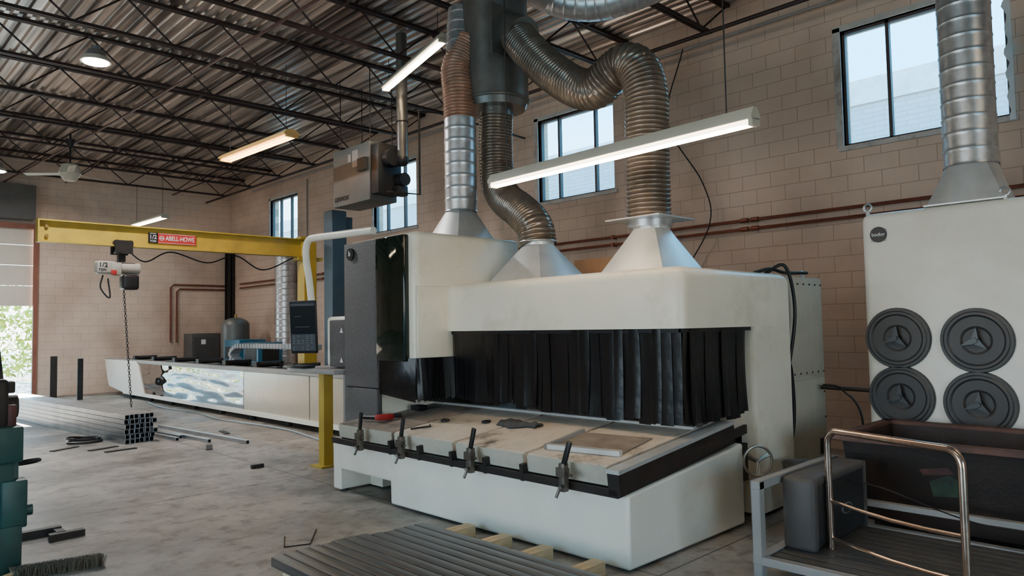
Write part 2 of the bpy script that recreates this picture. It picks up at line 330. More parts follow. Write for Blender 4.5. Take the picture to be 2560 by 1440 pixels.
# ---------------------------------------------------------------- wall pipes
for z,x in ((2.98,9.12),(2.86,9.12)):
    g=G().sweep([(x,-1,z),(x,20.8,z)],.022,8)
    for y in (4.6,4.75,9,13.5):g.cyl((x,y-.05,z),(x,y+.05,z),.034,seg=10)
    for y in (2,7,11.5,16):g.box((x-.03,y-.02,z-.03),(9.198,y+.02,z+.03))
    mk('copper_pipe',g,COPPER,None,'long oxide-coloured pipe running along the block wall','pipe','wall pipes')
for k,x in enumerate((7.45,7.62)):
    z=2.96-.12*k
    g=G().sweep([(9.1,21.64,z),(x+.08,21.64,z),(x,21.64,z-.08),(x,21.64,1.3)],.024,8)
    mk('copper_pipe',g,COPPER,None,'oxide-coloured pipe turning down the end wall','pipe','wall pipes')
mk('wall_conduit',G().sweep([(9.14,20,5.62),(9.14,1,5.62)],.02,8),LGREY,None,'grey electrical conduit high on the block wall','conduit')
mk('wall_conduit.001',G().sweep(cat([(9.175,6.15,2.2),(9.175,6.15,4.6),(9.175,6.3,5.1),(9.175,6.6,5.3),(9.175,6.9,5.4)],6),.02,8),DSTEEL,None,'dark conduit bending down the block wall','conduit')
mk('wall_conduit.002',G().sweep([(9.175,16.9,1.7),(9.175,16.9,5.5)],.015,8),LGREY,None,'grey conduit rising beside the electrical box','conduit')
mk('wall_cable',G().sweep(cat([(9.07,5.6,5.6),(9.07,5.9,4.6),(9.07,5.35,3.6),(9.07,5.25,3.0),(9.07,5.7,2.3)],8),.01,6),DSTEEL,None,'thin black cable drooping down the block wall','cable')
mk('wall_column',G().box((8.98,21.3,0),(9.17,21.33,4.0)).box((8.98,21.52,0),(9.17,21.55,4.0)).box((9.06,21.3,0),(9.09,21.55,4.0)),DSTEEL,None,'dark steel H column against the block wall','column')
# ---------------------------------------------------------------- laser cutting machine
LM=thing('laser_cutting_machine','large off-white sheet laser cutting machine with hood, tower and loading table','industrial machine',(4.9,4.7,0))
def zt_(x):return .68+.11*(x-3.75)
def prof(z0):return [(3.79,z0),(3.79,.5),(5.3,.645),(5.3,z0)]
g=G().prism(prof(.02),'Y',2.84,5.48).prism(prof(.22),'Y',5.48,6.33).prism(prof(.02),'Y',6.33,6.47)
base=mk('base_cabinet',g,WHITE2,LM,bevel=.02)
g=G()
for x,y in ((3.9,3.0),(3.9,5.3),(3.87,6.39),(5.2,2.95)):g.cyl((x,y,0),(x,y,.05),.035,seg=10)
mk('levelling_feet',g,DSTEEL,base)
th=math.atan(.11);T=Matrix.Translation((3.75,0,zt_(3.75)))@Matrix.Rotation(-th,4,'Y')
ysn=[2.95,3.72,4.52,5.37,6.3]
for i in range(4):
    g=G().rbox((0,ysn[i]+.022,-.13),(1.9,ysn[i+1]-.022,0),.006,2,T=T)
    p=mk('table_panel',g,TTOPD if i==3 else TTOP,LM)
    mk('panel_edge',G().box((-.012,ysn[i]+.022,-.13),(0,ysn[i+1]-.022,-.01),T=T),PALE,p)
mk('front_rail',G().box((-.06,2.86,-.185),(-.035,6.35,-.135),T=T),DSTEEL,LM,smooth=False)
mk('side_rail',G().box((-.06,2.84,-.175),(1.42,2.93,-.03),T=T),DSTEEL,LM,smooth=False)
mk('table_frame',G().box((.02,2.95,-.2),(1.85,6.3,-.13),T=T),DSTEEL,LM,smooth=False)
mk('edge_strip',G().box((-.06,2.835,-.03),(1.42,2.94,-.004),T=T),GALVB,LM)
mk('locating_bar',G().box((1.05,2.97,.0),(1.1,6.25,.02),T=T),GALVB,LM)
for y in (3.72,4.52,5.37,3.33,4.12,4.95,5.9):
    mk('stop_block',G().box((-.062,y-.016,-.19),(-.012,y+.016,-.07),T=T),DSTEEL,LM)
CST=M('clamp_steel',(.14,.12,.1),.45,.7,.3,9)
for k,y in enumerate((5.76,5.12,4.22,3.27)):
    z=.615;xx=3.65
    g=G().rbox((xx-.02,y-.025,z-.13),(xx+.03,y+.025,z+.06),.006,2).box((xx-.03,y-.04,z-.03),(xx+.02,y+.04,z+.03)).cyl((xx-.02,y,z-.09),(xx-.07,y-.03,z-.09),.012,seg=8).cyl((xx,y-.04,z),(xx-.02,y-.09,z-.01),.011,seg=8)
    g.cyl((xx-.03,y+.04,z-.17),(xx+.0,y,z-.05),.011,seg=8)
    c=mk('edge_clamp',g,CST,LM)
    T2=Matrix.Translation((xx,y,z+.03))@Matrix.Rotation(math.radians(8+4*k),4,'X')
    mk('lever',G().rbox((-.012,-.018,0),(.012,.018,.19),.006,2,T=T2),BLK,c)
topf=lambda a,b:(abs(a.z-b.z)>.1 and a.x<4.6) or (a.z>1.9 and b.z>1.9)
mk('hood',G().rbox((4.5,2.85,1.56),(6.22,5.6,2.02),.085,6,topf),WHITE,LM)
mk('hood_leg',G().box((5.58,2.8502,.03),(6.2198,3.0,1.7)),WHITE,LM,smooth=False)
mk('hood_rear',G().box((5.9,2.95,.04),(6.2,5.6,1.6)),DSTEEL,LM,smooth=False)
mk('hood_lining',G().box((4.56,2.9,1.53),(5.95,5.55,1.565)),DSTEEL,LM,smooth=False)
mk('interior_floor',G().box((5.2,2.95,.3),(5.95,5.55,.6)),DSTEEL,LM,smooth=False)
rail=mk('strip_curtain',G().box((4.54,2.89,1.53),(4.57,5.52,1.57)).box((4.54,2.88,1.53),(5.57,2.91,1.57)),BLK,LM)
def strip(p,q,z0,z1,off):
    p=V(p);q=V(q);d=(q-p);nrm=V((d.y,-d.x,0)).normalized();g=G();rows=8;cols=3;vs=[];bow=random.uniform(-.003,.007);tw=random.uniform(-.01,.01);sl=random.uniform(-.02,.02);bl=random.uniform(0,.03)
    for r in range(rows+1):
        for c in range(cols+1):
            t=r/rows;s=c/cols-.5
            pos=p.lerp(q,c/cols)+nrm*(off+bow*math.sin(math.pi*(s+.5))+(tw*s*2)*t-bl*math.sin(math.pi*t)*.5)+d.normalized()*(sl*t*t)
            vs.append(V((pos.x,pos.y,z1+(z0-z1)*t)))
    fs=[(r*(cols+1)+c,r*(cols+1)+c+1,(r+1)*(cols+1)+c+1,(r+1)*(cols+1)+c) for r in range(rows) for c in range(cols)]
    g.add(vs,fs);return g
y=2.9;i=0
while y<5.42:
    w_=random.uniform(.07,.13);zb=.85+random.uniform(-.02,.03)+.02*(y-2.9)
    mk('curtain_strip',strip((4.545,y+w_,0),(4.545,y,0),zb,1.56,random.uniform(-.009,.009)),RUB,rail,ang=60);y+=w_*.74;i+=1
x=4.56
while x<5.46:
    w_=random.uniform(.08,.12);zb=.84+.02*(x-4.5)+random.uniform(-.02,.02)
    mk('curtain_strip',strip((x,2.885,0),(x+w_,2.885,0),zb,1.56,random.uniform(-.007,.009)),RUB,rail,ang=60);x+=w_*.76;i+=1
mk('tower',G().rbox((4.12,5.52,1.31),(5.55,6.71,2.53),.06,4,lambda a,b:abs(a.z-b.z)>.1 or (a.z>2 and b.z>2)).box((4.14,6.12,.02),(5.5,6.7,1.35)),WHITE,LM)
mk('grey_front_panel',G().rbox((4.07,6.11,1.0),(4.14,6.71,2.5),.015,3),GREYP,LM)
mk('grey_front_panel',G().rbox((4.07,6.11,.3),(4.14,6.71,.995),.015,3),GREYP,LM)
mk('safety_glass',G().rbox((4.06,5.62,1.28),(4.12,6.1,2.5),.012,3),GLASSD,LM)
mk('side_panel',G().rbox((4.13,5.5,1.31),(4.56,5.53,2.0),.01,2),WHITE,LM)
g=G();n=8
for i in range(n):
    t0_,t1=i/n,(i+1)/n
    f=lambda t:5.5-.03*math.sin(t*7)
    g.add([(4.1+.47*t0_,f(t0_),1.31),(4.1+.47*t1,f(t1),1.31),(4.1+.47*t1,f(t1)-.02,.93),(4.1+.47*t0_,f(t0_)-.03,.9)],[(0,1,2,3)])
g.add([(4.1,5.5,1.31),(4.1,6.1,1.31),(4.1,6.1,.95),(4.08,5.48,.9)],[(0,1,2,3)])
mk('rubber_flap',g,RUB,LM)
mk('gantry_interior',G().box((4.5,5.6,.86),(5.5,6.1,1.3)),DSTEEL,LM,smooth=False)
lg=mk('round_badge',G().cyl((4.07,6.56,2.38),(4.05,6.56,2.38),.065,seg=28),BLK,LM);text('b',.08,(4.046,6.56,2.385),'-X',PAPER,lg)
wc=V((5.3,2.72,.52))
ax=V((-.6,-.8,0)).normalized();u=V((0,0,1)).cross(ax)
g=G().torus(wc,ax,.115,.011,28,8).cyl(wc,wc-ax*.14,.018,seg=12)
for k in range(3):
    a=2*math.pi*k/3+.4;g.cyl(wc,wc+(u*math.cos(a)+V((0,0,1))*math.sin(a))*.115,.009,seg=8)
g.cyl(wc,wc+V((.2,-.0,.03)),.01,seg=8)
mk('handwheel',g,M('plated_handwheel',(.4,.35,.28),.35,.8),LM)
# electrical cabinet behind the hood
EC=thing('electrical_cabinet','beige riveted steel electrical cabinet behind the laser machine','cabinet',(6.65,3.6,0))
mk('body',G().rbox((6.26,3.0,.0),(7.3,4.6,2.02),.015,2),PALE,EC)
g=G()
for z in (.15,1.1,1.95):
    for k in range(8):g.ball((6.33+k*.13,2.985,z),.01,8)
for z in (.4,.65,.9):g.ball((6.33,2.985,z),.01,8);g.ball((7.24,2.985,z),.01,8)
mk('rivets',g,DSTEEL,EC)['kind']='stuff'
mk('door',G().rbox((6.3,2.985,1.08),(7.26,3.0,1.95),.006,2),PALE,EC)
mk('door',G().rbox((6.3,2.985,.1),(7.26,3.0,1.04),.006,2),PALE,EC)
mk('rating_plate',G().box((7.1,2.98,.3),(7.2,2.985,.45)),DGREY,EC)
mk('lifting_eye',G().torus((7.1,3.1,2.06),(0,-1,0),.03,.009,18,6),GALV,EC)
for p in ([(6.3,3.1,2.04),(6.4,2.95,2.1),(6.5,2.92,1.7),(6.35,2.93,1.2),(6.28,2.95,1.25),(6.24,2.9,1.3)],[(6.24,2.9,1.25),(6.4,2.93,1.15),(6.42,2.93,.7),(6.3,2.96,.3)],[(6.1,3.1,2.04),(6.3,3.05,2.08),(6.5,3.0,2.05),(6.9,2.97,2.06)]):
    mk('power_cable',G().sweep(cat(p,8),.016,8),BLK,EC)
# console
CN=thing('control_console','white operator console with portrait monitor hung from a tubular arm','control console',(4.1,7.3,0))
arm=cat([(4.11,6.2,2.6),(4.1,6.8,2.62),(4.1,7.35,2.64),(4.1,7.5,2.63),(4.1,7.57,2.55),(4.1,7.57,2.4),(4.1,7.5,2.15),(4.1,7.43,1.8)],8)
mk('support_arm',G().sweep(arm,.04,12),WHITE2,CN)
fd=V((-.82,-.57,0)).normalized()
rt=V((-fd.y,fd.x,0))
if rt.dot(V((.71,-.7,0)))<0:rt=-rt
up=V((.08*fd.x,.08*fd.y,1)).normalized();fd=rt.cross(up)
R=Matrix(((rt.x,up.x,fd.x),(rt.y,up.y,fd.y),(rt.z,up.z,fd.z)))
mc=V((4.02,7.5,1.63));T=Matrix.Translation(mc)@R.to_4x4()
mo=mk('monitor',G().rbox((-.165,-.3,-.03),(.165,.3,0),.015,3,T=T),BLK,CN)
sc=mk('screen',G().box((-.15,-.28,.0),(.15,.28,.002),T=T),SCREEN,mo,smooth=False)
UI=emis('screen_interface',(.006,.009,.014),.3);UI2=emis('screen_lines',(.16,.19,.21),.25)
mk('toolbar',G().box((-.145,.24,.002),(.145,.27,.003),T=T),UI,sc,smooth=False);mk('key_panel',G().box((-.145,-.27,.002),(.145,-.08,.003),T=T),UI,sc,smooth=False)
g=G()
for r in range(7):
    for c in range(5):
        if random.random()<.8:g.box((-.13+c*.055,-.26+r*.026,.003),(-.13+c*.055+random.uniform(.012,.03),-.257+r*.026,.004),T=T)
g.box((-.1,.0,.003),(.08,.002,.004),T=T).box((-.1,.12,.003),(-.02,.122,.004),T=T);mk('interface_marks',g,UI2,sc,smooth=False)['kind']='stuff'
mk('control_box',G().rbox((4.17,6.76,1.18),(4.5,7.25,1.74),.04,4),WHITE2,CN)
cb=mk('grey_side_cover',G().rbox((4.13,6.74,1.19),(4.19,7.12,1.7),.015,2),GREYP,CN)
for zz in (1.56,1.24):
    wl=mk('warning_label',G().prism([(6.89,zz),(6.83,zz),(6.86,zz+.055)],'X',4.125,4.129),PAPER,cb,smooth=False)
mk('shelf',G().rbox((3.95,6.72,1.12),(4.5,7.75,1.17),.01,2),LGREY,CN)
mk('keyboard',G().rbox((3.9,7.3,1.175),(4.06,7.7,1.2),.006,2),BLK,CN)
mk('pedestal',G().box((4.2,6.74,.0),(4.5,6.95,1.12)),LGREY,CN)
mk('bollard',G().box((4.33,7.59,.01),(4.45,7.71,1.1)).box((4.26,7.52,0),(4.52,7.78,.02)),YEL,None,'square yellow steel post bolted to the floor beside the console','post')
mk('blue_column',G().box((6.8,11.6,0),(7.1,11.9,3.78)).box((7.07,11.65,3.4),(7.26,11.85,3.68)).box((6.7,11.5,0),(7.2,12.0,.03)),BLUE,None,'slate-blue square steel column with a small top bracket','column',bevel=.01)
# ---------------------------------------------------------------- tube feed bed
TB=thing('tube_feed_bed','long low tube-loading bed with mirror-polished side panels','industrial machine',(6.1,14.5,0))
mk('bed_body',G().prism([(8.3,.2),(20.4,.2),(21.2,.4),(21.3,.9),(8.3,.9)],'X',5.75,6.45),WHITE2,TB)
mk('mirror_panel',G().box((5.7,12.85,.17),(5.75,18.6,.86)),MIRR,TB,smooth=False)
mk('polished_cover',G().box((5.7,10.45,.17),(5.75,12.83,.86)),M('beige_polished_cover',(.6,.52,.4),.2,.35,.08,2,dirt=(.3,.24,.2),damt=.35),TB,smooth=False)
mk('polished_cover',G().box((5.7,8.0,.17),(5.75,10.42,.86)),M('beige_polished_cover_b',(.58,.5,.39),.25,.3,.1,2,dirt=(.3,.24,.2),damt=.4),TB,smooth=False)
mk('end_cover',G().prism([(18.2,.15),(19.8,.12),(20.9,.22),(21.05,.4),(21.3,.92),(18.75,.92)],'X',5.67,5.76),WHITE2,TB,bevel=.02)
mk('top_rail',G().box((5.68,8,.88),(5.82,21.2,.94)),LGREY,TB);mk('top_rail',G().box((6.32,8,.88),(6.45,21.2,.94)),LGREY,TB)
mk('bed_deck',G().box((5.82,8,.885),(6.32,21.1,.905)),DSTEEL,TB,smooth=False)
mk('lower_rail',G().box((5.66,8,.1),(5.8,19.7,.17)),WHITE2,TB)
for k in range(9):
    y=8.6+k*1.35
    mk('support_roller',G().cyl((5.85,y,.98),(6.3,y,.98),.05,seg=12).box((5.82,y-.08,.9),(5.88,y+.08,1.03)).box((6.28,y-.08,.9),(6.34,y+.08,1.03)),DSTEEL,TB)
    mk('levelling_foot',G().cyl((5.8,y,0),(5.8,y,.1),.05,seg=10),DSTEEL,TB)
path=resample(cat([(6.2,14.1,.95),(6.2,14.45,1.1),(6.2,14.2,1.28),(6.2,13.6,1.3),(6.2,11.0,1.3)],12),.12)
g=G()
for a,b in zip(path,path[1:]):
    d=(b-a).normalized();r=V((1,0,0));u=r.cross(d);T=Matrix.Translation(a)@Matrix((r,d,u)).transposed().to_4x4();g.rbox((-.1,0,-.05),(.1,.1,.05),.012,1,T=T)
mk('cable_chain',g,M('grey_cable_chain',(.25,.26,.27),.5),TB)
mk('air_hose',G().sweep(cat([(5.55,17.5,.02),(5.4,16,.02),(5.5,14.5,.02),(5.35,13,.02),(5.5,11,.02),(5.3,9.4,.02)],8),.014,6),M('pale_blue_hose',(.3,.38,.42),.4),None,'pale blue air hose trailing along the floor beside the bed','hose')
# ---------------------------------------------------------------- ducts
def hose(name,path,r,mat,parent,pitch=.036,amp=.009):
    pts=resample(path,pitch/4);prs=(-1,.3,1,.3)
    return mk(name,G().sweep(pts,lambda i:r+amp*prs[i%4],24,caps=False),mat,parent,ang=80)
def spiral(path,r,pitch=.13):
    pts=resample(path,.013);k=int(pitch/.013);return G().sweep(pts,lambda i:r+(.005 if i%k==0 else 0),28,caps=False)
def trans(cx,cy,s,z0,z1,r,ft=.02):
    g=G();n=24;vs=[];per=n//4
    for side in range(4):
        for k in range(per):
            u=-1+2*k/per
            a={0:(u,-1),1:(1,u),2:(-u,1),3:(-1,-u)}[side];vs.append((cx+a[0]*s,cy+a[1]*s,z0))
    for side in range(4):
        for k in range(per):
            ang=math.radians(-135+90*side+90*k/per);vs.append((cx+r*math.cos(ang),cy+r*math.sin(ang),z1))
    g.add(vs,[(i,(i+1)%n,(i+1)%n+n,i+n) for i in range(n)])
    g.cyl((cx,cy,z1),(cx,cy,z1+.05),r,seg=24,caps=False)
    g.box((cx-s-.02,cy-s-.02,z0-.008),(cx+s+.02,cy+s+.02,z0+.004));return g
PL=thing('exhaust_plenum','large dark sheet-metal exhaust drum hung from the roof above the machine','exhaust duct',(5.5,5.82,4.05))
mk('drum',G().cyl((5.5,5.82,4.1),(5.5,5.82,6.05),.37,seg=48),PLEN,PL)
mk('rolled_rim',G().torus((5.5,5.82,4.12),(0,0,1),.372,.014,48,8),PLEN,PL)
mk('rolled_rim',G().torus((5.5,5.82,5.3),(0,0,1),.372,.008,48,8),PLEN,PL)
mk('bottom_cap',G().cyl((5.5,5.82,4.03),(5.5,5.82,4.11),.33,.36,seg=40),PLEN,PL)
mk('outlet_collar',G().cyl((5.5,5.82,3.95),(5.5,5.82,4.08),.19,seg=32),PLEN,PL)
mk('branch_collar',G().cyl((5.42,5.6,4.88),(5.38,5.25,4.68),.2,seg=32).box((5.12,5.46,4.5),(5.5,5.49,5.05)),PLEN,PL)
HB=thing('flexible_duct','smoke-brown ribbed exhaust hose hanging slack onto a pyramid hood','exhaust duct',(5.24,4.95,2.03),'exhaust ducts')
pB=cat([(5.5,5.82,4.02),(5.49,5.83,3.6),(5.47,5.78,3.2),(5.42,5.6,2.98),(5.32,5.28,2.8),(5.25,5.02,2.6),(5.24,4.96,2.4)],10)
hose('hose',pB,.183,HOSE,HB);mk('pyramid_hood',trans(5.24,4.96,.36,2.03,2.4,.16),GALVB,HB,ang=12)
mk('hose_clamp',G().torus((5.24,4.96,2.44),(0,0,1),.187,.008,28,6),GALV,HB)
HC=thing('flexible_duct','ribbed brown exhaust hose looping from drum down to pyramid hood','exhaust duct',(5.28,3.63,2.03),'exhaust ducts')
pC=cat([(5.4,5.4,4.76),(5.34,5.1,4.44),(5.3,4.75,4.12),(5.3,4.45,3.9),(5.3,4.22,3.84),(5.3,4.02,3.93),(5.3,3.86,3.97),(5.3,3.72,3.86),(5.29,3.65,3.6),(5.28,3.65,3.2),(5.28,3.65,2.5)],10)
hose('hose',pC,.185,HOSE,HC,pitch=.04,amp=.012);mk('pyramid_hood',trans(5.28,3.63,.33,2.03,2.42,.16),GALVB,HC,ang=12)
mk('flange_plate',G().box((5.0,3.36,2.5),(5.56,3.92,2.512)).cyl((5.28,3.64,2.44),(5.28,3.64,2.52),.19,seg=28),GALV,HC)
HA=thing('spiral_duct','galvanised spiral duct with amber flexible hose joining the exhaust drum','exhaust duct',(5.08,5.96,2.53),'exhaust ducts')
mk('rigid_duct',spiral([(5.08,5.96,2.85),(5.08,5.96,3.88)],.175),GALV,HA)
mk('pyramid_hood',trans(5.08,5.97,.26,2.54,2.86,.16),GALVB,HA,ang=12)
hose('hose',cat([(5.08,5.96,3.86),(5.08,5.98,4.2),(5.1,6.02,4.45),(5.18,6.0,4.65),(5.26,5.95,4.8)],10),.17,HOSEO,HA)
mk('upper_duct',spiral(cat([(5.14,6.02,4.62),(5.2,6.08,4.9),(5.26,6.12,5.2)],6),.15),GALV,HA)
RD=thing('roof_duct','galvanised round duct curving below the roof deck','exhaust duct',(6.6,5.0,5.3))
mk('duct_run',spiral(cat([(6.2,6.0,6.0),(6.35,5.75,5.6),(6.6,5.3,5.42),(6.8,4.8,5.45),(7.3,4.3,5.75),(7.8,4.2,6.05)],10),.2),GALV,RD)
mk('branch_pipe',G().cyl((5.8,5.9,5.7),(6.3,5.75,5.6),.2,seg=28,caps=False),GALV,RD)
mk('wall_duct',spiral([(8.8,17.3,.0),(8.8,17.3,3.65)],.27,.16),GALV,None,'wide galvanised spiral duct standing against the far wall','exhaust duct')
# ---------------------------------------------------------------- dust collector
DC=thing('dust_collector','tall off-white dust collector cabinet with four round filter lids','dust collector',(7.7,1.8,0))
mk('cabinet',G().rbox((7.0,1.1,.0),(8.5,2.49,2.58),.07,5,lambda a,b:abs(a.z-b.z)>.1 or (a.z>2 and b.z>2)),WHITE2,DC)
for (y,z) in ((2.21,1.43),(1.6,1.41),(2.2,.91),(1.6,.88)):
    n=40;g=G();prof_=[(0,-.02),(.1,-.02),(.12,-.03),(.2,-.03),(.215,-.045),(.235,-.045),(.245,-.035),(.265,-.035),(.272,-.02),(.272,0)]
    vs=[]
    for (r,d) in prof_:
        for k in range(n):
            a=2*math.pi*k/n;vs.append((7.0+d,y+r*math.cos(a),z+r*math.sin(a)))
    fs=[(i*n+k,i*n+(k+1)%n,(i+1)*n+(k+1)%n,(i+1)*n+k) for i in range(len(prof_)-1) for k in range(n)]
    g.add(vs,fs);l=mk('filter_lid',g,LIDG,DC,ang=25)
    g=G().cyl((6.985,y,z),(6.9,y,z),.04,.022,seg=14)
    for k in range(3):
        a=math.radians(90+120*k+8);g.prism([(y+.03*math.cos(a+1.2),z+.03*math.sin(a+1.2)),(y+.11*math.cos(a),z+.11*math.sin(a)),(y+.03*math.cos(a-1.2),z+.03*math.sin(a-1.2))],'X',6.955,6.91)
    mk('wing_knob',g,KNOB,l)
for y in (2.44,1.36):mk('lifting_eye',G().torus((7.06,y,2.64),(-1,0,0),.035,.01,20,8).cyl((7.06,y,2.57),(7.06,y,2.61),.02,seg=10),GALV,DC)
mk('badge_plate',G().box((6.996,2.27,2.31),(6.998,2.4,2.425)),PALE,DC,smooth=False)
lc=mk('round_badge',G().cyl((6.997,2.335,2.375),(6.988,2.335,2.375),.072,seg=32),BLK,DC);text('bodor',.046,(6.986,2.335,2.375),'-X',PAPER,lc)
mk('rating_plate',G().box((6.99,1.06,1.7),(6.998,1.16,1.8)),LGREY,DC)
mk('inlet_pipe',G().sweep([(7.1,2.96,.95),(7.2,2.48,.93)],.02,8),DSTEEL,DC)
CD=thing('spiral_duct','tall galvanised spiral duct rising from the dust collector','exhaust duct',(7.32,1.65,2.58),'exhaust ducts')
mk('rigid_duct',spiral([(7.32,1.65,2.93),(7.32,1.65,6.05)],.21,.15),GALV,CD)
mk('pyramid_hood',trans(7.32,1.65,.29,2.59,2.95,.2),GALVB,CD,ang=12)
mk('air_line',G().sweep(cat([(7.02,2.9,.98),(6.95,2.7,.95),(7.0,2.55,.7),(6.95,2.55,.02)],8),.012,6),BLK,None,'thin black air line beside the dust collector','hose')
# ---------------------------------------------------------------- jib crane and hoist
JC=thing('jib_crane','yellow jib crane with I-beam boom on a steel mast','crane',(6.8,12.4,0))
y=12.4
mk('boom',G().box((2.4,y-.08,3.28),(6.75,y+.08,3.3)).box((2.4,y-.08,2.96),(6.75,y+.08,2.98)).box((2.4,y-.012,2.96),(6.75,y+.012,3.3)).box((2.38,y-.08,2.96),(2.4,y+.08,3.3)),YEL,JC,smooth=False)
mk('mast',G().box((6.6,y-.13,0),(6.86,y+.13,3.25)).box((6.5,y-.25,0),(7.0,y+.25,.04)),YEL,JC,bevel=.01)
mk('boom_plate',G().box((6.5,y-.1,2.9),(7.0,y+.1,2.96)),YEL,JC);mk('boom_plate',G().box((6.55,y-.1,3.3),(6.9,y+.1,3.34)),YEL,JC)
for z in (3.06,3.2):mk('end_bolt',G().cyl((2.5,y-.015,z),(2.5,y-.04,z),.025,seg=8),BRASS,JC)
pl=mk('capacity_plate',G().box((3.91,y-.03,3.05),(4.05,y-.013,3.22)),BLK,JC,smooth=False)
text('1/2',.09,(3.98,y-.032,3.145),'-Y',PAPER,pl);text('TON',.045,(3.98,y-.032,3.08),'-Y',PAPER,pl);text('CAPACITY',.02,(3.98,y-.032,3.203),'-Y',PAPER,pl)
pl=mk('maker_plate',G().box((4.06,y-.03,3.05),(4.66,y-.013,3.22)),CLRED,JC,smooth=False)
text('ABELL-HOWE',.105,(4.405,y-.034,3.135),'-Y',PAPER,pl,stretch=.72,bold=.01)
mk('plate_border',G().torus((4.115,y-.032,3.135),(0,-1,0),.034,.006,20,5).box((4.095,y-.034,3.127),(4.135,y-.03,3.143)).box((4.07,y-.034,3.206),(4.65,y-.031,3.211)).box((4.07,y-.034,3.059),(4.65,y-.031,3.064)),PAPER,pl)
HO=thing('chain_hoist','electric chain hoist with white body and dark chain bag','hoist',(3.5,12.4,2.3))
g=G().box((3.4,y-.14,2.84),(3.65,y-.1,3.05)).box((3.4,y+.1,2.84),(3.65,y+.14,3.05)).cyl((3.45,y-.15,2.88),(3.45,y+.15,2.88),.03,seg=10).box((3.47,y-.05,2.72),(3.57,y+.05,2.86))
for x in (3.43,3.62):g.cyl((x,y-.1,3.01),(x,y-.04,3.01),.05,seg=14)
mk('trolley',g,DSTEEL,HO)
HOISTW=M('hoist_enamel',(.36,.33,.28),.5,0,.1,5,dirt=(.16,.13,.1),damt=.6)
bd_=mk('motor_body',G().rbox((3.16,y-.1,2.52),(3.42,y+.1,2.72),.03,3).cyl((3.42,y,2.62),(3.78,y,2.62),.09,seg=20),HOISTW,HO)
mk('gear_case',G().rbox((3.36,y-.12,2.5),(3.5,y+.12,2.7),.02,2),HOISTW,HO)
mk('contact_block',G().rbox((3.34,y-.15,2.5),(3.42,y-.12,2.58),.01,2),RED,HO)
text('1/2',.1,(3.24,y-.104,2.655),'-Y',BLK,bd_);text('TON',.05,(3.23,y-.104,2.58),'-Y',BLK,bd_)
mk('chain_bag',G().rbox((3.52,y-.12,2.28),(3.76,y+.12,2.52),.04,3),BLK,HO)
g=G();z=2.3;k=0
while z>.45:
    x=3.56+.13*(2.32-z)/1.9
    g.torus((x,y,z),(1,0,0) if k%2 else (0,1,0),.015,.005,10,5,sx=1.9);z-=.043;k+=1
mk('lift_chain',g,DSTEEL,HO)['kind']='stuff'
mk('pendant_cable',G().sweep(cat([(3.25,y-.05,2.5),(3.22,y-.05,2.3),(3.35,y-.05,2.15),(3.32,y-.05,2.45)],8),.012,6),BLK,HO)
mk('festoon_cable',G().sweep(cat([(3.6,12.49,2.95),(3.9,12.5,2.75),(4.3,12.5,2.93),(4.9,12.5,2.78),(5.4,12.5,2.93),(5.9,12.5,2.7),(6.5,12.5,2.95)],8),.012,6),BLK,JC)
# ---------------------------------------------------------------- unit heater
UH=thing('unit_heater','grey gas unit heater hung from the roof joists','heater',(6.3,9.6,3.55))
mk('casing',G().rbox((6.0,9.15,3.54),(6.5,10.2,4.44),.015,2),M('heater_enamel',(.105,.11,.105),.5,0,.08,3),UH)
g=G()
for k in range(9):g.box((6.51,9.2+k*.1,3.65),(6.55,9.24+k*.1,4.3))
mk('louvres',g,DSTEEL,UH)['kind']='stuff'
mk('burner_box',G().rbox((6.02,8.95,3.62),(6.45,9.16,4.38),.02,2).cyl((6.2,8.95,4.15),(6.2,8.8,4.15),.13,seg=20).cyl((6.42,8.98,3.85),(6.42,8.82,3.85),.1,seg=16).rbox((6.3,8.85,3.6),(6.5,9.0,3.75),.02,2),DGREY,UH)
mk('valve_box',G().rbox((5.95,9.2,4.0),(6.0,9.42,4.2),.01,2),MGREY,UH)
mk('flue_pipe',G().sweep([(6.34,8.78,4.1),(6.34,8.78,6.05)],.085,16),PLEN,UH)
mk('flue_elbow',G().ball((6.34,8.78,4.12),.1,16).cyl((6.34,8.78,4.12),(6.25,9.0,4.12),.09,seg=16),DGREY,UH)
mk('flue_band',G().torus((6.34,8.78,4.7),(0,0,1),.088,.01,20,6),DSTEEL,UH)
mk('gas_pipe',G().sweep([(6.1,8.85,3.62),(6.6,8.7,3.62),(6.6,8.7,4.9),(7.0,8.7,4.95),(9.1,8.9,4.95)],.018,8),DSTEEL,UH)
for x,yy in ((6.05,9.2),(6.45,9.2),(6.05,10.05),(6.45,10.05)):mk('hanger_rod',G().cyl((x,yy,4.4),(x,yy,5.55),.008,seg=6),DSTEEL,UH)
mk('caution_label',G().box((5.994,9.45,4.1),(5.998,9.62,4.36)),LGREY,UH,smooth=False)
mk('caution_label',G().box((5.994,9.66,4.2),(5.998,9.74,4.32)),LGREY,UH,smooth=False)
text('LENNOX',.1,(5.99,9.93,3.65),'-X',BLK,UH)
